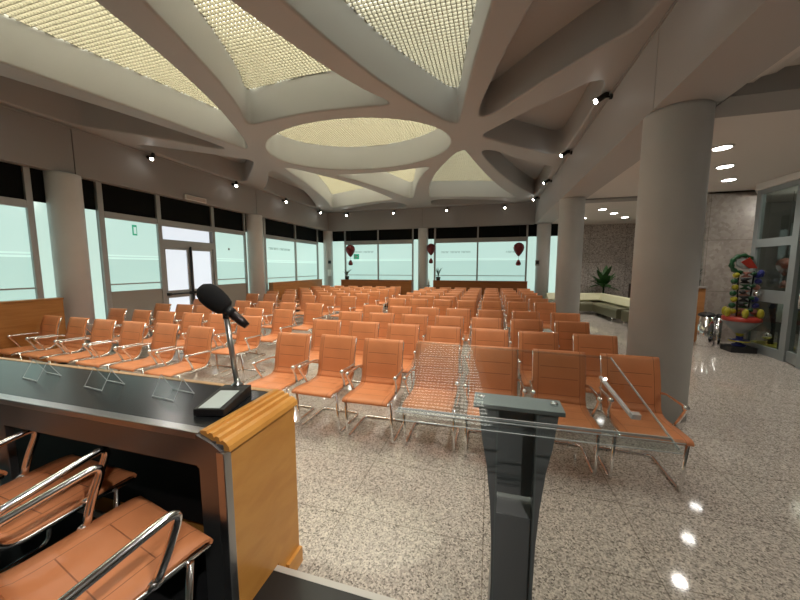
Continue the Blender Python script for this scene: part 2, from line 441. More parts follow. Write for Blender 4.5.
r = window(); pane_set('y', 12.28, 12.85, 0, r, side=True)
# double door
dr = struct(empty('door_1'))
B('blind', BLACK, GLX-.02, GLX+.005, 5.53, 6.88, 2.69, LOW+.02, dr)
B('header_rail', FRAME, GLX-.03, GLX+.05, 5.53, 6.88, 2.55, 2.69, dr, .004)
B('transom_pane', GLASSD, GLX-.012, GLX, 5.53, 6.82, 2.26, 2.55, dr)
B('transom_rail', FRAME, GLX-.03, GLX+.05, 5.53, 6.88, 2.10, 2.26, dr, .004)
for a, b in ((5.53, 6.19), (6.21, 6.87)):
    lf = B('door_leaf', FRAME, GLX-.025, GLX+.03, a, a+.06, 0, 2.10, dr, .003)
    B('stile', FRAME, GLX-.025, GLX+.03, b-.06, b, 0, 2.10, lf, .003)
    B('mid_rail', FRAME, GLX-.025, GLX+.03, a+.06, b-.06, .93, 1.10, lf, .003)
    B('bottom_rail', FRAME, GLX-.025, GLX+.03, a+.06, b-.06, 0, .18, lf, .003)
    B('top_rail', FRAME, GLX-.025, GLX+.03, a+.06, b-.06, 2.04, 2.10, lf, .003)
    B('door_pane', GLASSD, GLX-.012, GLX, a+.06, b-.06, .18, .93, lf)
    B('door_pane', GLASSD, GLX-.012, GLX, a+.06, b-.06, 1.10, 2.04, lf)
    MB().tube([(GLX+.10, a+.05, 1.02), (GLX+.10, b-.05, 1.02)], .018).done('push_bar', BLKP, lf)
    MB().box(GLX+.03, GLX+.11, a+.02, a+.07, .99, 1.05).box(GLX+.03, GLX+.11, b-.07, b-.02, .99, 1.05).done('bar_bracket', BLKP, lf)
MB().tube([(GLX+.06, 6.20, .05), (GLX+.06, 6.20, 2.13)], .022).done('locking_rod', BLKP, dr)
# far wall
GLY = 13.12
for a, b in ((-6.16, -4.69), (-4.63, -3.16), (-2.17, -.54), (-.48, 1.27)):
    r = window(); pane_set('x', a, b, .9, r, hz=(2.60, 2.77), barz=1.29, sz=1.93)
    mull('x', b+.03, r, .03)
    if a in (-6.16, -2.17): mull('x', a-.035, r, .035)
for a, b in ((-6.85, -6.23), (-3.10, -2.80), (-2.56, -2.24), (1.33, 1.70), (2.08, 2.42)):
    r = window(); pane_set('x', a, b, 0, r, side=True, hz=(2.60, 2.77))
# backing walls
struct(B('wall_left', PANELG, -7.5, -7.15, -2.5, 13.5, 0, 4.8))
struct(B('wall_far', PANELG, -7.5, 2.46, 13.16, 13.5, 0, 4.8))
struct(B('wall_back', FASC, -7.5, 8, -2.8, -2.5, 0, 4.8))
# lettering on the glass (too blurred in the photo to read: plain strokes)
def letters(axis, a, b, z, words, name='glass_lettering', parent=None, m=INK, h=.075):
    mb = MB(); tot = sum(words)+len(words)-1; w = (b-a)/tot; u = a
    for n in words:
        for k in range(n):
            q = [(0, .25, 0, 1), (.25, .7, .8, 1), (.55, .8, 0, .8)][: (3 if (k % 3) else 2)]
            for x0, x1, z0, z1 in q:
                uu0, uu1, zz0, zz1 = u+x0*w, u+x1*w, z+z0*h, z+z1*h
                if axis == 'x': mb.box(uu0, uu1, GLY-.004, GLY-.001, zz0, zz1)
                else: mb.box(GLX+.001, GLX+.004, uu0, uu1, zz0, zz1)
            u += w
        u += w
    return mb.done(name, m, parent)
tag(letters('x', -5.78, -4.86, 2.25, (8, 10)), 'blurred grey lettering on the far window behind the dark red balloon', 'lettering', 'lettering on the glass')
tag(letters('x', -1.95, -.78, 2.19, (7, 9, 8)), 'blurred grey lettering on the far window right of the middle column', 'lettering', 'lettering on the glass')
tag(letters('x', .56, .98, 2.17, (7,)), 'faint short grey lettering beside the right-hand red balloon', 'lettering', 'lettering on the glass')
tag(letters('y', 9.16, 10.36, 2.22, (8, 10)), 'blurred grey lettering on the left wall glass beyond the door', 'lettering', 'lettering on the glass')
# green exit sign reflections, modelled as little panels on the glass
sg = tag(B('exit_sign_reflection', GREEN, -5.80, -5.55, GLY-.02, GLY-.003, 1.98, 2.20), 'small green exit sign reflection under the lettering on the far left glass', 'sign')
MB().box(-5.74, -5.68, GLY-.023, GLY-.021, 2.02, 2.16).box(-5.68, -5.61, GLY-.023, GLY-.021, 2.07, 2.11).done('pictogram', WHITE, sg)
sg = tag(B('exit_sign_reflection', GREEN, GLX+.003, GLX+.02, 4.94, 5.02, 2.29, 2.50), 'narrow green sign reflection on the pane between column and glass door', 'sign')
B('pictogram', GLASSL, GLX+.021, GLX+.023, 4.955, 5.005, 2.32, 2.46, sg)
tag(MB().lathe([(.03, 0), (.03, .01)], 12, mx=Matrix.Translation((GLX+.003, 7.45, 2.14)) @ Matrix.Rotation(math.pi/2, 4, 'Y')).done('round_sticker', PANELG), 'small round grey sticker on the pane right of the door', 'sticker')
# emergency lamp over the door
t = thing('emergency_light', 'long pale emergency light on the fascia above the glass door', 'light')
B('housing', WHITE, -6.93, -6.885, 6.02, 6.60, 3.22, 3.33, t, .006); B('diffuser', mat('dull_diffuser', (.52, .46, .42), .5), -6.884, -6.878, 6.05, 6.57, 3.235, 3.315, t)
# column fittings
tag(B('wall_dispenser', WHITE, -6.90, -6.78, 12.76, 12.88, 1.25, 1.52, bev=.01), 'white dispenser box mounted on the far left corner column', 'dispenser')
tag(B('thermostat', BLKP, -6.88, -6.77, 12.78, 12.86, 1.79, 1.92, bev=.004), 'small dark control box above the white dispenser on the corner column', 'control box')
t = thing('door_intercom', 'small framed panel on the far right column', 'panel'); B('housing', PANELG, 1.58, 1.72, 12.73, 12.80, 1.68, 1.88, t, .004); B('screen', BLKP, 1.60, 1.70, 12.725, 12.729, 1.74, 1.85, t)
# hanging balloon ornaments
def balloon(x, y, z, s, label, m=RED, group='hot-air balloon ornaments'):
    t = thing('balloon_ornament', label, 'ornament', (x, y, z), 0, group)
    MB().lathe([(.02*s, -.19*s), (.07*s, -.13*s), (.13*s, -.03*s), (.15*s, .05*s), (.13*s, .13*s), (.07*s, .185*s), (.01*s, .2*s)], 20).done('envelope', m, t)
    MB().lathe([(.045*s, -.46*s), (.075*s, -.42*s), (.06*s, -.36*s), (.02*s, -.29*s)], 14).done('basket', m, t)
    MB().tube([(0, 0, -.3*s), (0, 0, -.18*s)], .004).done('basket_cord', BLKP, t); MB().tube([(0, 0, .19*s), (0, 0, LOW-z)], .003, 6).done('hanging_cord', BLKP, t)
balloon(-5.86, 12.9, 2.33, 1.35, 'dark red balloon ornament hanging before the far left window')
balloon(1.0, 12.85, 2.28, 1.3, 'dark red balloon ornament hanging at the far right window')
balloon(-2.32, 12.85, 2.33, 1.2, 'dark balloon ornament half hidden right of the middle far column')

# ------------------------------------------------------------------ planters
def planter(label, x0, x1, y0, y1, h, m):
    t = thing('planter', label, 'planter', ((x0+x1)/2, (y0+y1)/2, 0), 0, 'long wooden planters along the windows')
    a, b, c, d = x0-(x0+x1)/2, x1-(x0+x1)/2, y0-(y0+y1)/2, y1-(y0+y1)/2
    B('box', m, a, b, c, d, .05, h-.03, t, .004); B('rim', m, a-.008, b+.008, c-.008, d+.008, h-.03, h, t, .006); B('plinth', BLKP, a+.02, b-.02, c+.02, d-.02, 0, .05, t)
planter('long wooden planter under the left window beside the nearest column', -7.04, -6.87, .6, 3.60, 1.13, WOODP)
planter('long wooden planter against the left wall beyond the second column', -7.04, -6.87, 9.0, 12.2, 1.13, WOODP)
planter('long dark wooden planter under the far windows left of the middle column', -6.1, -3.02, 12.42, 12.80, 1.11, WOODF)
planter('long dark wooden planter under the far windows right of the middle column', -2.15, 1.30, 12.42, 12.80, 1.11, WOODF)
def spiky(label, x, y, z0, h, m, n=14, spread=.25, w=.02):
    t = thing('potted_plant', label, 'plant', (x, y, z0))
    MB().lathe([(.07, 0), (.095, .14), (.085, .14)], 16).done('pot', BLKP, t)
    mb = MB()
    for k in range(n):
        a = 2.4*k; L = h*(.6+.4*random.random()); sp = spread*(.4+.6*random.random())
        pts = [Vector((math.cos(a)*sp*u**1.6, math.sin(a)*sp*u**1.6, .12+L*(u-.25*u*u)*1.2)) for u in (0, .25, .5, .75, 1)]
        wd = [w*.5, w, w, w*.7, w*.1]; s = Vector((-math.sin(a), math.cos(a), 0))
        A = [mb.bm.verts.new(p+s*q) for p, q in zip(pts, wd)]; C2 = [mb.bm.verts.new(p-s*q+Vector((0, 0, .003))) for p, q in zip(pts, wd)]; M2 = [mb.bm.verts.new(p+Vector((0, 0, -q*.5))) for p, q in zip(pts, wd)]
        for i in range(4):
            mb.bm.faces.new((A[i], A[i+1], M2[i+1], M2[i])); mb.bm.faces.new((M2[i], M2[i+1], C2[i+1], C2[i]))
    mb.done('leaves', m, t); return t
GREYL = mat('greyish_leaf', (.10, .17, .13), .6)
spiky('grey-green spiky plant at the left end of the far left planter', -5.9, 12.6, 1.11, .38, GREYL)
spiky('grey-green spiky plant at the left end of the far right planter', -1.98, 12.6, 1.11, .45, GREYL)
tag(MB().lathe([(.035, 0), (.035, .17), (.014, .2), (.014, .25), (.02, .26)], 14, (-2.36, 12.6, .9)).done('hand_gel_bottle', WHITE), 'white pump bottle standing next to the middle far column', 'bottle')
tag(MB().lathe([(.11, 0), (.11, .02), (.02, .03), (.02, .86), (.07, .87), (.07, .9)], 14, (-2.36, 12.6, 0)).done('bottle_stand', STEELD), 'slim stand under the white pump bottle by the middle column', 'stand')

# ------------------------------------------------------------------ chairs
def sling(prof, w, t=.012, nx=8):
    bm = bmesh.new(); n = len(prof); P3 = [Vector((0, a, b)) for a, b in prof]
    nor = []
    for i in range(n):
        d = (P3[min(i+1, n-1)]-P3[max(i-1, 0)]).normalized(); nor.append(Vector((0, -d.z, d.y)))
    top, bot = [], []
    for i in range(n):
        top.append([bm.verts.new((w*(k/nx-.5), P3[i].y+nor[i].y*t/2, P3[i].z+nor[i].z*t/2)) for k in range(nx+1)])
        bot.append([bm.verts.new((w*(k/nx-.5), P3[i].y-nor[i].y*t/2, P3[i].z-nor[i].z*t/2)) for k in range(nx+1)])
    for i in range(n-1):
        for k in range(nx):
            f = bm.faces.new((top[i][k], top[i][k+1], top[i+1][k+1], top[i+1][k])); f.smooth = True
            f = bm.faces.new((bot[i][k], bot[i+1][k], bot[i+1][k+1], bot[i][k+1])); f.smooth = True
        bm.faces.new((top[i][0], top[i+1][0], bot[i+1][0], bot[i][0])); bm.faces.new((top[i][nx], bot[i][nx], bot[i+1][nx], top[i+1][nx]))
    for i in (0, n-1):
        for k in range(nx): bm.faces.new((top[i][k], top[i][k+1], bot[i][k+1], bot[i][k]))
    bmesh.ops.recalc_face_normals(bm, faces=bm.faces)
    me = bpy.data.meshes.new('sling'); bm.to_mesh(me); bm.free(); return me
SEATP = [(-.272, .422), (-.278, .430), (-.272, .441), (-.25, .447), (-.2, .448), (-.1, .442), (0, .434), (.08, .430), (.13, .432), (.165, .445)]
BACKP = [(.166, .446), (.19, .47), (.203, .50), (.212, .55), (.222, .62), (.238, .70), (.26, .78), (.283, .85), (.295, .872), (.305, .875), (.31, .865)]
def make_chair(ws=1.0, knob=True, name='conference_chair'):
    root = empty(name)
    W = .425*ws; hx = W/2-.004
    link('seat', sling(SEATP, W), LSEAT, root)
    link('backrest', sling(BACKP, W), LBACK, root)
    for s in (-1, 1):
        pts = fillet([(s*hx, -.268, .420), (s*hx, -.1, .426), (s*hx, .16, .416), (s*hx, .222, .5), (s*hx, .252, .72), (s*hx, .300, .862)], .06, 4)
        MB().tube(pts, .0105, 6).done('side_rail', CHROME, root)
        ax = hx+.028
        if knob:
            p = fillet([(s*(hx+.004), .225, .60), (s*ax, .18, .612), (s*ax, -.115, .622), (s*(ax-.004), -.06, .53), (s*(hx+.006), -.015, .437)], .035, 4)
            mb = MB().tube(p, .0125, 8); knobs = [((s*ax, -.098, .615), .025, (.9, 1.15, 1)), ((s*(hx+.006), -.015, .437), .016, (1, 1, 1))]
        else:
            p = fillet([(s*(hx+.004), .225, .56), (s*ax, .17, .595), (s*ax, -.17, .66), (s*(ax-.004), -.115, .52), (s*(hx+.004), -.085, .435)], .06, 6)
            mb = MB().tube(p, .0155, 12); knobs = [((s*(hx+.006), -.085, .437), .018, (1, 1.6, 1))]
        a = mb.done('armrest', CHROME, root)
        for kc, kr, ks in knobs: MB().ball(kc, kr, ks, 10, 7).done('joint_knob', CHROME, a)
    fx = .222*ws
    pts = fillet([(-fx, -.19, .425), (-fx, -.15, .012), (-fx, .31, .012), (fx, .31, .012), (fx, -.15, .012), (fx, -.19, .425)], .05, 5)
    mb = MB().tube(pts, .0125, 7); mb.done('sled_base', CHROME, root)
    MB().tube([(-fx, -.185, .418), (fx, -.185, .418)], .010, 6).done('cross_bar', STEEL, root)
    MB().tube([(-hx, .1, .415), (hx, .1, .415)], .010, 6).done('cross_bar', STEEL, root)
    return root
ordn = ['first', 'second', 'third', 'fourth', 'fifth', 'sixth', 'seventh', 'eighth', 'ninth', 'tenth']
proto = make_chair(); used = False
def put(proto, first, x, y, rz, label, group, z=0):
    c = proto if first else copy_tree(proto)
    c.location = (x, y, z); c.rotation_euler = (0, 0, rz); tag(c, label, 'chair', group); return c
LX = [-6.60, -5.97, -5.36, -4.76, -4.17, -3.54]
LY = [(3.31, 3.20), (4.22, 4.10), (5.06, 4.92), (6.02, 5.90), (7.74, 7.62), (8.62, 8.55), (9.52, 9.45), (10.38, 10.33), (11.2, 11.17), (11.98, 11.95)]
RX = [-2.17, -1.61, -1.05, -.50, .045, .59, 1.13]
RY = [(3.16, 3.08), (4.10, 3.93), (4.97, 4.83), (5.93, 5.72), (7.42, 7.32), (8.30, 8.22), (9.2, 9.12), (10.08, 10.02), (10.95, 10.9), (11.92, 11.9)]
RXL = {0: [-2.14, -1.60, -1.05, -.49, .055, .60, 1.15], 1: [-2.23, -1.65, -1.08, -.56, .01, .56, 1.12], 2: [-2.26, -1.70, -1.15, -.58, -.03, .52, 1.10], 3: [-2.21, -1.64, -1.10, -.54, .02, .59, 1.19]}
LXL = {1: [-6.6, -5.93, -5.35, -4.72, -4.18, -3.56], 2: [-6.55, -5.97, -5.42, -4.8, -4.22, -3.56]}
CH = []
first = True
for side, XS, YS2, ovr in (('left', LX, LY, LXL), ('right', RX, RY, RXL)):
    nr = len(YS2)
    for ri, (ya, yb) in enumerate(YS2):
        xs = ovr.get(ri, XS)
        for ci, x in enumerate(xs):
            t = ci/(len(xs)-1)
            yback = ya+(yb-ya)*t+random.uniform(-.02, .02)
            rz = math.radians(random.uniform(-2, 2) - (2 if side == 'left' else 0))
            if ri > 3: x += random.uniform(-.01, .01)
            rowname = 'front row' if ri == 0 else ('back row' if ri == nr-1 else ordn[ri]+' row')
            if side == 'left':
                k = len(xs)-1-ci; seat = 'nearest the centre aisle' if k == 0 else ('nearest the left windows' if ci == 0 else ordn[k]+' from the centre aisle')
            else:
                seat = 'nearest the centre aisle' if ci == 0 else ('at the column end' if ci == len(xs)-1 else ordn[ci]+' from the centre aisle')
            lab = 'orange leather chair, %s of the %s block, %s' % (rowname, side, seat)
            put(proto, first, x, yback-.30, rz, lab, 'orange chairs of the %s seating block' % side); first = False
# speakers' chairs behind the desk
sp = make_chair(1.2, False, 'speaker_chair')
put(sp, True, -1.31, .67, math.pi-math.radians(11), 'wide orange leather chair nearest the camera, behind the desk end', 'speakers chairs behind the desk', .15)
put(sp, False, -1.975, .84, math.pi-math.radians(3), 'wide orange leather chair behind the desk, second from its wooden end', 'speakers chairs behind the desk', .15)
put(sp, False, -2.62, .66, math.pi, 'wide orange leather chair at the left photo edge behind the desk', 'speakers chairs behind the desk', .15)

# ------------------------------------------------------------------ speakers' desk
dk = thing('speakers_desk', 'long black-topped speakers desk with steel edge and wooden end panel', 'desk', (0, 0, 0))
DT = .97; L0 = -4.6
B('desk_top', BLK, L0, -1.115, 1.00, 1.395, DT-.03, DT, dk)
B('steel_edge', STEEL, L0, -1.112, .955, 1.00, DT-.03, DT+.001, dk, .004)
MB().prism([(-1.12, DT-.145), (-1.0, DT-.145), (-.985, DT-.07), (-1.04, DT-.035), (-1.12, DT-.005)], .951, .967, 'y').done('corner_plate', STEELD, dk)
B('apron', STEELD, L0, -1.035, .960, .985, DT-.145, DT-.03, dk)
B('rear_trim', TANE, L0, -1.10, 1.395, 1.425, DT-.04, DT+.004, dk, .004)
B('front_panel', WOODD, L0, -1.02, 1.375, 1.415, 0.0, DT-.04, dk)
B('modesty_panel', BLKP, L0, -1.10, 1.34, 1.374, .15, DT-.03, dk)
for x in (-1.10, -2.40, -3.70): B('post', STEELD, x-.10, x+.0, .965, 1.0, .152, DT-.145, dk, .003) if x != -1.10 else B('post', STEELD, -1.125, -1.0, .962, .99, .152, DT-.04, dk, .003)
B('inner_side', BLKP, -1.13, -1.06, 1.0, 1.34, .152, DT-.03, dk)
MB().prism([(.985, .152), (1.243, .152), (1.243, .0), (1.42, .0), (1.42, .905), (.985, .905)], -1.055, -.985, 'x').done('end_panel', WOODD, dk)
B('corner_strip', STEEL, -1.02, -.982, .948, .986, .152, .906, dk, .003)
B('end_plinth', WOODD, -.985, -.965, 1.30, 1.42, 0.0, .09, dk)
# grooved bevelled moulding
prof = [(-1.115, DT+.003), (-1.10, DT+.006), (-1.082, DT+.006), (-1.078, DT-.006), (-1.073, DT-.006), (-1.068, DT+.001), (-1.052, DT-.001), (-1.047, DT-.016), (-1.042, DT-.016), (-1.037, DT-.009), (-1.022, DT-.013), (-1.017, DT-.029), (-1.012, DT-.029), (-1.006, DT-.022), (-.99, DT-.029), (-.975, DT-.045), (-.970, .905), (-1.115, .905)]
MB().prism([(x, z) for x, z in prof], .968, 1.43, 'y').done('end_moulding', WOODD, dk)
# acrylic name holders
def holder(x, label, w=.165):
    t = thing('name_holder', label, 'sign holder', (x, 1.20, DT+.001), math.radians(-6), 'clear acrylic name holders on the desk')
    th = .003
    MB().prism([(-.03, 0), (-.03+th, 0), (.02+th, .10), (.02, .10)], -w/2, w/2, 'x').done('front_sheet', ACRH, t)
    MB().prism([(.02, .10), (.02+th, .10), (.075+th, 0), (.075, 0)], -w/2, w/2, 'x').done('rear_sheet', ACRH, t)
    mb = MB()
    mb.box(-w/2, w/2, -.032, -.026, 0, .005); mb.box(-w/2, w/2, .072, .079, 0, .004)
    for s in (-1, 1):
        x0 = s*w/2-.001
        mb.prism([(.074, 0), (.079, 0), (.0235, .10), (.02, .10)], x0, x0+.002, 'x'); mb.prism([(-.031, 0), (-.028, 0), (.023, .10), (.02, .10)], x0, x0+.002, 'x')
    mb.done('polished_edge', EDGEW, t)
holder(-2.60, 'clear acrylic name holder farthest left on the black desk')
holder(-2.07, 'clear acrylic name holder in the middle of the three on the desk')
holder(-1.57, 'clear acrylic name holder nearest the microphone base')
# microphone
mc = thing('desk_microphone', 'black foam-topped microphone on a chrome stem and black base', 'microphone', (0, 0, 0))
mx = Matrix.Translation((-1.215, 1.195, DT)) @ Matrix.Rotation(math.radians(14), 4, 'Z')
MB().prism([(-.12, 0.002), (.13, 0.002), (.13, .055), (.08, .055), (-.12, .035)], -.07, .07, 'x', mx).done('base', BLKP, mc, .004)
MB().prism([(-.115, .0375), (.055, .0505), (.055, .0525), (-.115, .0395)], -.048, .048, 'x', mx).done('label_plate', mat('pale_plate', (.55, .62, .60), .4), mc)
b0 = Vector((-1.245, 1.315, DT+.05)); b1 = Vector((-1.268, 1.29, 1.385))
MB().lathe([(.03, 0), (.03, .012), (.016, .02), (.013, .04)], 16, tuple(b0)).done('stem_socket', CHROME, mc)
MB().tube([b0, b1], .0135, 12).done('stem', mat('satin_steel', (.55, .54, .52), .3, .9), mc)
m0 = Vector((-1.175, 1.325, 1.335)); m1 = Vector((-1.375, 1.25, 1.535)); d = (m1-m0)
MB().tube([m0, m0+d*.10, m0+d*.12, m0+d*.52], [.016, .021, .022, .022], 14).done('body', mat('mic_body', (.05, .04, .04), .35, .7), mc)
pts = [m0+d*u for u in (.44, .48, .58, .70, .82, .92, .985, 1.0)]
MB().tube(pts, [.030, .043, .052, .056, .054, .044, .024, .004], 18).done('foam_cover', FOAM, mc)
mb = MB(); mb.tube([b1-Vector((0, 0, .01)), b1+Vector((.0, 0, .035))], .015, 10); mb.ball(b1+Vector((0, 0, .045)), .022)
mb.tube([m0+d*.33+Vector((0, 0, -.004)), m0+d*.45+Vector((0, 0, -.004))], .029, 12); mb.tube([m0+d*.43+Vector((.0, 0, .02)), m0+d*.47+Vector((0, 0, .045))], .012, 8); mb.done('clamp', BLKP, mc)

# ------------------------------------------------------------------ lectern
lc = thing('lectern', 'clear acrylic-topped lectern on a flared grey metal post', 'lectern', (0, 0, 0))
q = [Vector((-.24, .81, H-.41)), Vector((.42, .825, H-.41)), Vector((.39, 1.175, H-.30)), Vector((-.27, 1.225, H-.30))]
nrm = (q[1]-q[0]).cross(q[3]-q[0]).normalized()
bm = bmesh.new(); lo = [bm.verts.new(p-nrm*.005) for p in q]; hi = [bm.verts.new(p+nrm*.005) for p in q]
bm.faces.new(lo[::-1]); bm.faces.new(hi)
for i in range(4): bm.faces.new((lo[i], lo[(i+1) % 4], hi[(i+1) % 4], hi[i]))
me = bpy.data.meshes.new('reading_plate'); bm.to_mesh(me); bm.free(); link('reading_plate', me, ACR, lc)
def bar(a, b, r, name, m, seg=4, sx=1): return MB().tube([a, b], r, seg, sx=sx).done(name, m, lc)
e = (q[1]-q[0]).normalized(); f = (q[3]-q[0]).normalized()
def slab(o, ex, wx, ey, wy, ez, wz):
    bm = bmesh.new(); vs = [bm.verts.new(o+ex*wx*i+ey*wy*j+ez*wz*k) for i in (0, 1) for j in (0, 1) for k in (0, 1)]
    for ff in ((0, 1, 3, 2), (4, 6, 7, 5), (0, 4, 5, 1), (2, 3, 7, 6), (0, 2, 6, 4), (1, 5, 7, 3)): bm.faces.new([vs[i] for i in ff])
    bmesh.ops.recalc_face_normals(bm, faces=bm.faces)
    me = bpy.data.meshes.new('slab'); bm.to_mesh(me); bm.free(); return me
for zz in (.0, .028): link('lip_highlight', slab(q[0]-f*.0125+nrm*zz, e, (q[1]-q[0]).length, f, .002, nrm, .002), EDGEW, lc)  # thin whitish strips stand in for highlights along the lip
link('retaining_lip', slab(q[0]-f*.012, e, (q[1]-q[0]).length, f, .012, nrm, .030), ACRE, lc)
link('plate_edge', slab(q[0]+f*.03, e, (q[1]-q[0]).length, f, .0022, nrm, .007), EDGEW, lc)
link('plate_edge', slab(q[1]-e*.003, e, .002, (q[2]-q[1]).normalized(), (q[2]-q[1]).length, nrm, .006), EDGEW, lc)
link('plate_edge', slab(q[3]-f*.003, (q[2]-q[3]).normalized(), (q[2]-q[3]).length, f, .003, nrm, .007), ACRE, lc)
pr0 = Vector((.315, 1.035, H-.325)); pr1 = Vector((.345, .885, H-.375)); dd = (pr1-pr0)
link('pen_ledge', slab(pr0, dd.normalized(), dd.length, e, .008, nrm, .008), clear('frosted_acrylic', (.9, .92, .92), 1.8, .05, .4), lc)
link('pen_ledge', slab(pr0+dd*.93, dd.normalized(), .012, e, .02, nrm, .014), bpy.data.materials['frosted_acrylic'], lc)
# bracket and post
LX0 = .089
mxp = Matrix.Translation((LX0, 1.03, 0))
MB().box(-.128, .128, -.060, .030, H-.426, H-.412, Matrix.Translation((LX0, 1.025, 0))).done('bracket', PEWTERL, lc, .002)
for s in (-1, 1): MB().lathe([(.011, 0), (.011, .006), (.006, .009)], 12, (LX0+s*.105, 1.012, H-.4115)).done('bolt', CHROME, lc)
zs = [(H-.427, .112), (1.10, .100), (1.02, .085), (.90, .072), (.78, .065), (.62, .062), (.45, .068), (.28, .082), (.165, .105)]
def flange(s):
    out = [(s*w, z) for z, w in zs]; inn = [(s*(w-.008) , z) for z, w in zs]
    return out+inn[::-1]
for s in (-1, 1): MB().prism(flange(s), -.055, .055, 'y', mxp).done('post_flange', PEWTER, lc)
for s in (-1, 1): MB().prism([(s*w, z) for z, w in zs]+[(s*.052, .165), (s*.052, H-.427)], -.057, -.053, 'y', mxp).done('post_wing', PEWTER, lc)
def plate(z0, z1, d, name, w=.055):
    MB().box(-w, w, d-.004, d+.004, z0, z1, mxp).done(name, PEWTER, lc)
plate(.90, H-.432, -.0, 'back_web', .058); plate(.165, .86, -.045, 'front_web', .060)
MB().prism([(-.045, .86), (.05, .905), (.05, .90), (-.045, .852)], -.06, .06, 'x', mxp).done('web_step', PEWTER, lc)
mb = MB()
for s in (-1, 1): mb.box(s*.056-.002, s*.056+.002, -.058, .0, .165, H-.432, mxp)
mb.done('inner_rib', PEWTERL, lc)
MB().box(-.20, .20, -.17, .17, .152, .166, mxp).done('foot_plate', PEWTER, lc, .003)

# ------------------------------------------------------------------ spotlights
def spotlight(loc, aim, label, wall, power=38, size=62):
    t = thing('spotlight', label, 'spotlight', loc, 0, 'black spotlights on the fascias')
    n = Vector(wall); d = Vector(aim).normalized()
    MB().tube([n*-.13, n*-.10], .035, 14).done('mount_plate', BLKP, t)
    mb = MB(); mb.tube(fillet([n*-.11, n*-.02+Vector((0, 0, .0)), Vector((0, 0, 0))+d*.03], .02), .012, 8); mb.done('arm', BLKP, t)
    q = d.to_track_quat('Z', 'Y').to_matrix().to_4x4()
    MB().lathe([(.03, -.10), (.038, -.09), (.038, .085), (.034, .095)], 18, mx=q).done('head', BLKP, t)
    MB().lathe([(.032, .096), (.032, .099)], 16, mx=q).done('lens', LENS, t)
    ld = bpy.data.lights.new('spot', 'SPOT'); ld.energy = power; ld.spot_size = math.radians(size); ld.spot_blend = .6; ld.shadow_soft_size = .03; ld.color = (1, .95, .88)
    lo = bpy.data.objects.new('lamp', ld); COL.objects.link(lo); lo.parent = t; lo.location = d*.11; lo.rotation_euler = d.to_track_quat('-Z', 'Y').to_euler()
LZ = H+2.28
lf = ['left fascia, nearest of those in view', 'left fascia, above the glass door', 'left fascia, just beyond the second column', 'left fascia, last before the far corner']
for i, y in enumerate((5.24, 7.52, 9.75, 12.05)): spotlight((-6.79, y, LZ), (.45, -.55, -.75), 'small black spotlight on the '+lf[i], (1, 0, 0))
for y in (.8, 3.0): spotlight((-6.79, y, LZ), (.7, -.1, -.75), 'black spotlight on left fascia outside the picture, %s' % ('near the desk' if y < 2 else 'above the first planter'), (1, 0, 0))
ff = ['far fascia, leftmost', 'far fascia, bright one left of the middle column', 'far fascia, right of the middle column', 'far fascia, rightmost']
for i, x in enumerate((-5.95, -3.87, -1.70, .45)): spotlight((x, 12.84, LZ-.03), (.0, -.75, -.65), 'small black spotlight on the '+ff[i], (0, -1, 0))
rf = ['right beam, nearest and largest in view', 'right beam, second nearest', 'right beam, third from the camera', 'right beam, farthest from the camera']
for i, y in enumerate((5.25, 7.5, 9.75, 12.0)): spotlight((1.41, y, LZ+.04), (-.80, -.30, -.55), 'black spotlight on the '+rf[i], (-1, 0, 0))
for y in (-1.2, .8, 3.0): spotlight((1.41, y, LZ), (-.75, .35, -.75), 'black spotlight on the right beam outside the picture, %s' % {-1.2: 'behind the stage', .8: 'beside the lectern', 3.0: 'before the column'}[y], (-1, 0, 0), 120)

# ------------------------------------------------------------------ foyer
FC = 3.21
struct(B('foyer_ceiling', WHITEC, 2.10, 8, 4.35, 14.2, FC, FC+.1)).name = 'ceiling_foyer'
struct(B('trim_8', FASC, 2.10, 8, 3.86, 4.35, FC-.01, FC+.45))
struct(B('trim_9', FASC, 2.10, 8, 8.55, 8.95, FC-.035, FC-.001))
struct(B('ceiling_raised', WHITEC, 2.10, 8, -2.5, 3.86, 3.40, 3.5))
MB_ = MB(); MB_.prism([(2.10, 3.30), (2.26, 3.30), (2.26, 3.33), (2.42, 3.36), (2.42, 3.40), (2.10, 3.40)], -2.5, 3.86, 'y'); struct(MB_.done('trim_10', WHITEC))
struct(B('wall_foyer_far', GRAN, 2.42, 5.35, 13.75, 13.9, 0, FC+.05))
struct(B('wall_foyer_side', GRAN, 5.25, 5.4, 9.0, 13.75, 0, FC+.05))
struct(B('wall_marble', MARB, 4.46, 5.35, 8.55, 8.7, 0, FC))
# soffit over the glass wall following its bend
GW = [(5.35, 8.5), (4.96, 7.95), (4.95, 7.02), (4.80, 6.45), (4.45, 5.6), (4.3, 4.4)]
off = [(x+.55, y) for x, y in GW]
mb = MB(); mb.prism([(x-.10, y) for x, y in GW]+[(8, 4.4), (8, 8.5)], 3.085, 3.20); struct(mb.done('trim_11', WHITEC))
gw = struct(empty('window_20'))
def seg(a, b, z0, z1, th, name, m, parent, ext=0):
    a, b = Vector((*a, 0)), Vector((*b, 0)); d = (b-a); L = d.length; ang = math.atan2(d.y, d.x)
    return B(name, m, -ext, L+ext, -th/2, th/2, z0, z1, parent, 0, Matrix.Translation(a) @ Matrix.Rotation(ang, 4, 'Z'))
pa, pb, pc, pd = (4.97, 7.95), (4.95, 7.06), (4.83, 6.55), (4.3, 4.6)
for z0, z1 in ((0, .16), (.98, 1.20), (2.0, 2.15), (3.0, 3.085)):
    seg(pa, pb, z0, z1, .07, 'frame_rail', FRAMEL, gw)
seg(pa, pb, .1, 3.05, .012, 'glass_pane', CLGL, gw)
B('frame_post', FRAMEL, pa[0]-.04, pa[0]+.04, pa[1]-.05, pa[1]+.05, 0, 3.085, gw)
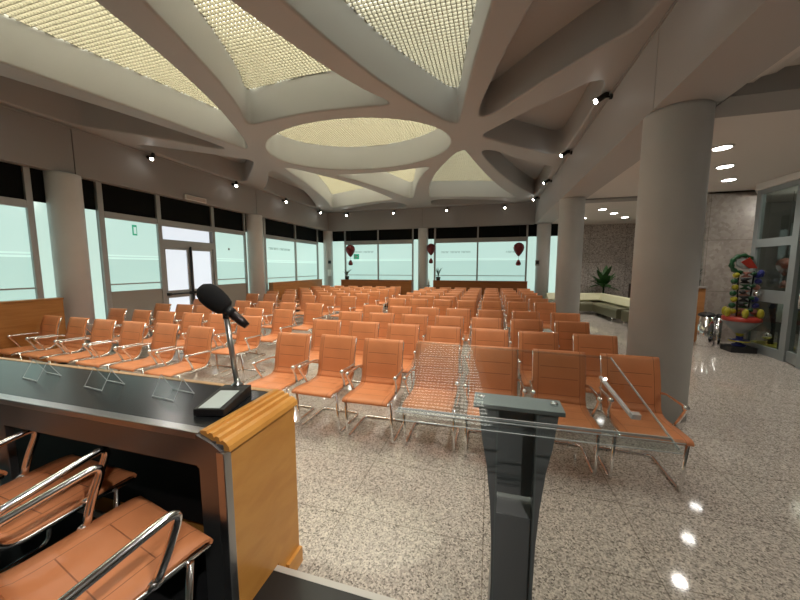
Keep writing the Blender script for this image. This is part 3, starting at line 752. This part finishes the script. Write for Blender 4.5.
B('frame_post', FRAMEL, pb[0]-.06, pb[0]+.06, pb[1]-.10, pb[1]+.02, 0, 3.085, gw)
gd = struct(empty('door_2'))
for z0, z1 in ((.02, .2), (2.1, 2.2), (3.0, 3.085)):
    seg((pb[0]-.01, pb[1]-.12), pc, z0, z1, .06, 'frame_rail', FRAMEL, gd)
seg((pb[0]-.01, pb[1]-.12), pc, .1, 3.05, .012, 'glass_pane', CLGL, gd)
B('frame_post', FRAMEL, pc[0]-.04, pc[0]+.04, pc[1]-.06, pc[1]+.04, 0, 3.085, gd)
seg(pc, pd, .02, .2, .06, 'frame_rail', FRAMEL, gd); seg(pc, pd, 3.0, 3.085, .06, 'frame_rail', FRAMEL, gd); seg(pc, pd, .1, 3.05, .012, 'glass_pane', CLGL, gd)
MB().tube([(4.86, 6.75, .95), (4.86, 6.75, 1.35)], .015).done('pull_handle', CHROME, gd)
VEST = mat('vestibule_wall', (.16, .15, .135), .7, noise=.2, nscale=1.5)
struct(B('wall_vestibule', VEST, 7.2, 7.3, -2.5, 14, 0, 3.7))
struct(B('wall_vestibule_end', VEST, 5.4, 7.2, 10.2, 10.3, 0, 3.2))
# things behind the glass
t = thing('floor_sculpture', 'dark figure on a round yellow base behind the foyer glass', 'sculpture', (5.55, 8.25, 0))
MB().lathe([(.34, 0), (.34, .05), (.30, .06)], 28).done('base', YEL, t); MB().tube([(0, 0, .05), (.03, 0, .4), (-.02, 0, .8), (.02, 0, 1.0)], [.05, .03, .05, .02], 10).done('figure', BLKP, t)
mb = MB(); mb.ball((.0, 0, .92), .05); mb.ball((.05, 0, .68), .05); mb.ball((-.06, 0, .22), .08); mb.done('orbs', CHROME, t)
balloon(5.62, 8.2, 1.62, .9, 'reddish balloon ornament hanging behind the foyer glass', SALM)
nbd = tag(B('notice_board', WHITE, 5.30, 5.33, 7.62, 7.80, .58, 1.02), 'white notice standing behind the glass near the foyer door', 'sign')
MB().box(5.305, 5.325, 7.70, 7.72, .02, .58).box(5.2, 5.4, 7.62, 7.80, 0, .02).done('stand', STEELD, nbd)
t = thing('window_notice', 'white gridded notice high up behind the foyer glass', 'sign'); B('sheet', mat('dim_paper', (.35, .38, .37), .6), 5.30, 5.31, 7.45, 7.72, 2.10, 2.42, t)
mb = MB()
for k in range(4): mb.box(5.296, 5.2995, 7.47+.06*k, 7.475+.06*k, 2.12, 2.40)
for k in range(3): mb.box(5.296, 5.2995, 7.46, 7.70, 2.18+.08*k, 2.185+.08*k)
mb.done('grid_lines', FRAME, t)
t = thing('vestibule_fill_light', 'round fill lamp added to brighten the vestibule behind the foyer glass', 'ceiling light', (6.1, 7.6, 3.086))  # fill lamp added out of view to lift the dark vestibule
MB().lathe([(.14, -.03), (.16, 0)], 24).done('shade', DLENS, t)
ld = bpy.data.lights.new('vest', 'POINT'); ld.energy = 22; ld.shadow_soft_size = .12; ld.color = (1, .95, .85)
lo = bpy.data.objects.new('lamp', ld); COL.objects.link(lo); lo.parent = t; lo.location = (0, 0, -.12)
# downlights
dn = [(2.92, 5.43), (3.52, 6.43), (4.13, 7.41), (2.92, 10.17), (3.46, 10.99), (4.08, 11.96), (2.85, 11.82)]
dl = ['nearest of the three right of the big column', 'middle of the three right of the big column', 'farthest of the three right of the big column',
      'first of the group above the sofa', 'second of the group above the sofa', 'third of the group above the sofa', 'behind the second column, above the sofa']
dn += [(2.92, .95), (3.52, 1.95), (4.13, 2.95)]  # unseen downlights added to brighten the raised foyer ceiling
dl += ['unseen fill lamp added nearest the stage', 'unseen fill lamp added second from the stage', 'unseen fill lamp added third from the stage']
for (x, y), s in zip(dn, dl):
    t = thing('downlight', 'round recessed ceiling downlight in the foyer, '+s, 'ceiling light', (x, y, FC if y > 4 else 3.40), 0, 'round downlights in the foyer ceiling')
    MB().lathe([(.12, -.0005), (.12, -.012), (.095, -.014), (.095, -.0005)], 28).done('trim_ring', WHITE, t)
    MB().lathe([(.092, -.0155), (.092, -.0145)], 24).done('lens', DLENS, t)
    ld = bpy.data.lights.new('down', 'SPOT'); ld.energy = 42; ld.spot_size = math.radians(120); ld.spot_blend = .7; ld.shadow_soft_size = .08; ld.color = (1, .93, .84)
    lo = bpy.data.objects.new('lamp', ld); COL.objects.link(lo); lo.parent = t; lo.location = (0, 0, -.03)
# sofa
def sofa_part(root, a, b, n0='back_cushion'):
    a, b = Vector((*a, 0)), Vector((*b, 0)); d = b-a; L = d.length; mx = Matrix.Translation(a) @ Matrix.Rotation(math.atan2(d.y, d.x), 4, 'Z')
    MB().prism([(-.54, .12), (-.54, .36), (-.50, .42), (-.08, .42), (-.08, .12)], .004, L-.004, 'x', mx).done('seat', SOFAS, root, .015)
    MB().prism([(-.16, .43), (-.20, .48), (-.10, .68), (-.05, .71), (.02, .70), (.06, .58), (.06, .43)], .006, L-.006, 'x', mx).done('backrest', SOFAB, root, .015)
    for u in (.12*L, .88*L):
        for v in (-.52, -.12): MB().lathe([(.018, 0), (.018, .12)], 10, mx=mx @ Matrix.Translation((u, v, 0))).done('leg', CHROME, root)
so = thing('sofa', 'angled foyer sofa with cream backrest and olive seat', 'sofa')
sofa_part(so, (1.95, 12.55), (3.84, 12.85)); sofa_part(so, (3.87, 12.83), (4.08, 10.60))
po = thing('pouf', 'low olive bench seat beside the sofa end, half behind the big column', 'bench', (3.93, 10.05, 0), math.radians(-75))
B('seat', SOFAS, -.30, .30, -.3, .3, .12, .42, po, .02)
for x in (-.28, .28):
    for y in (-.22, .22): MB().lathe([(.018, 0), (.018, .12)], 10, (x, y, 0)).done('leg', CHROME, po)
# palm
pl = thing('potted_palm', 'broad-leaved green plant in a pot behind the sofa', 'plant', (3.93, 13.1, 0))
MB().lathe([(.16, 0), (.22, .5), (.20, .5), (.19, .46)], 24).done('pot', BLKP, pl)
MB().tube([(0, 0, .4), (.02, 0, .8), (0, .02, 1.13)], .03, 8).done('stem', LEAFD, pl)
random.seed(8)
mb = MB()
for k in range(26):
    a = 2.39996*k; L = random.uniform(.5, .66); lift = random.uniform(.2, 1.25) if k > 7 else random.uniform(-.1, .3)
    ca, sa = math.cos(a), math.sin(a); base = Vector((0, 0, .85+.3*random.random())); n = 8; w = random.uniform(.085, .115)
    hor = math.cos(lift)*L; ver = math.sin(lift)*L
    ps = [base+Vector((ca*hor*u, sa*hor*u, ver*u*1.4-.2*u*u*L)) for u in [i/(n-1) for i in range(n)]]
    sd = Vector((-sa, ca, 0)); wd = [.012]+[w*math.sin(math.pi*min(1, (u/(n-1))*.9+.12))**.8 for u in range(1, n-1)]+[.004]
    A = [mb.bm.verts.new(p+sd*q2+Vector((0, 0, q2*.15))) for p, q2 in zip(ps, wd)]; Cc = [mb.bm.verts.new(p) for p in ps]; Bq = [mb.bm.verts.new(p-sd*q2+Vector((0, 0, q2*.15))) for p, q2 in zip(ps, wd)]
    for i in range(n-1):
        mb.bm.faces.new((A[i], A[i+1], Cc[i+1], Cc[i])); mb.bm.faces.new((Cc[i], Cc[i+1], Bq[i+1], Bq[i]))
mb.done('leaves', LEAF, pl)
# reception counters
t = thing('reception_counter', 'dark wooden reception counter beyond the sofa, against the granite wall', 'counter')
B('body', WOODK, 4.62, 5.2, 12.2, 12.8, 0, 1.06, t, .005); B('worktop', mat('stone_top', (.25, .22, .19), .3), 4.57, 5.24, 12.14, 12.84, 1.06, 1.11, t, .005)
t = thing('desk_lamp', 'small white lamp on the dark reception counter', 'lamp', (4.8, 12.4, 1.11))
MB().lathe([(.05, 0), (.05, .01), (.01, .015), (.01, .12)], 14).done('base', STEEL, t); MB().lathe([(.11, .12), (.09, .16), (.02, .19)], 18).done('shade', WHITE, t)
t = thing('wooden_counter', 'orange wooden counter seen between big column and marble wall', 'counter')
B('body', WOODR, 4.02, 4.45, 8.35, 8.85, 0, 1.17, t, .005); B('worktop', mat('pale_stone_top', (.34, .31, .28), .3), 3.98, 4.455, 8.31, 8.86, 1.17, 1.21, t, .005)
spiky('small dark plant standing on the orange wooden counter', 4.32, 8.5, 1.211, .30, LEAFD, 22, .16, .025)
# bins
def binx(x, y, r, h, label):
    t = thing('waste_bin', label, 'bin', (x, y, 0), 0, 'shiny bins beside the totem')
    MB().lathe([(r*.95, 0), (r*.95, .02), (r, .03), (r, h-.06)], 28).done('body', CHROME, t)
    MB().lathe([(r*1.02, h-.06), (r*1.02, h-.03), (r*.8, h), (r*.5, h+.015), (.01, h+.02)], 28).done('lid', BLKP, t)
binx(4.33, 8.02, .135, .68, 'large shiny steel bin with black lid beside the totem'); binx(4.52, 7.98, .055, .66, 'slim shiny steel bin between large bin and totem')
# totem
tt = thing('totem_sculpture', 'tall colourful totem sculpture with red bowl on a black base', 'sculpture', (4.66, 7.62, 0))
MB().box(-.2, .2, -.16, .16, 0, .11).done('base', BLKP, tt, .01)
MB().lathe([(.10, .11), (.11, .14), (.05, .16), (.05, .18), (.15, .20), (.15, .225), (.05, .24), (.05, .30)], 24).done('foot_rings', BLU, tt)
MB().lathe([(.152, .201), (.155, .21), (.152, .224)], 24).done('yellow_ring', YEL, tt)
MB().lathe([(.05, .30), (.06, .36), (.045, .42), (.10, .50), (.09, .52)], 20).done('yellow_vase', YEL, tt)
MB().lathe([(.07, .36), (.16, .46), (.26, .58), (.27, .60), (.1, .60)], 28).done('bowl', mat('grey_gloss', (.22, .24, .24), .3), tt)
MB().lathe([(.275, .60), (.28, .615), (.275, .675), (.25, .68)], 28).done('bowl_rim', REDB, tt)
for k in range(6):
    a = k*math.pi/3+.15; MB().ball((.25*math.cos(a), .25*math.sin(a), .76), .055, (.9, .9, 1.7)).done('yellow_bud', YEL, tt)
for s in (-1, 1): MB().tube([(s*.08, 0, .66), (s*.10, 0, 1.1), (s*.12, 0, 1.55)], .014, 8).done('pole', BLKP, tt)
cols = [YEL, BLU, GRN, SALM, YEL, CHROME, GRN, BLU]
k = 0
for i in range(7):
    z = .78+i*.115
    for s in (-1, 1):
        m = cols[k % 8]; k += 3
        MB().ball((s*(.16+.02*(i % 2)), -.02, z), .055, (1, .8, 1)).done('coloured_ball', m, tt)
    MB().lathe([(.09, 0), (.02, .05), (.09, .10)], 10, (0, 0, z-.04)).done('hourglass_bead', (SALM, GRN, BLKP)[i % 3], tt)
    MB().ball((.07*(-1)**i, -.07, z+.03), .04, (1.3, .8, .9)).done('leaf_knob', (GRN, BLKP)[i % 2], tt)
MB().ball((.22, 0, 1.50), .05, (1, 1, 1.5)).done('blue_drop', BLU, tt)
MB().tube([(-.2+.16*math.cos(a)+.12, .0, 1.68+.16*math.sin(a)) for a in [math.pi*(.15+1.4*u/14) for u in range(15)]], [.03+.02*(u % 2) for u in range(15)], 8).done('green_crest', GRN, tt)
MB().ball((-.02, 0, 1.70), .16, (1, .25, .75)).done('pale_disc', mat('pale_grey', (.35, .38, .37), .4), tt)
MB().prism([(-.13, 1.72), (.0, 1.80), (.13, 1.60), (.0, 1.60)], -.055, -.043, 'y').done('red_beak', REDB, tt)

# ------------------------------------------------------------------ world, camera, render look
w = bpy.data.worlds.new('World'); S.world = w; w.use_nodes = True
w.node_tree.nodes['Background'].inputs['Color'].default_value = (.02, .02, .022, 1)
Mr = [[0.9625958548486964, 0.2709385171707396, -0.0012410243464659055], [0.026473481264268902, -0.09861204694584906, -0.9947737526628354], [-0.26964490541795527, 0.9575322365907429, -0.10209623338630772]]
R, Dn, Fw = [Vector(v) for v in Mr]
cam = bpy.data.cameras.new('camera'); cam.sensor_width = 36; cam.sensor_fit = 'HORIZONTAL'; cam.lens = 320/800*36; cam.clip_start = .02
co = bpy.data.objects.new('camera', cam); COL.objects.link(co)
mxc = Matrix.Identity(4)
for i, v in enumerate((R, -Dn, -Fw)):
    for j in range(3): mxc[j][i] = v[j]
mxc.translation = (0, 0, H); co.matrix_world = mxc
S.camera = co
vs = S.view_settings; vs.view_transform = 'Standard'; vs.look = 'None'; vs.gamma = 1; vs.exposure = .72; vs.use_curve_mapping = False
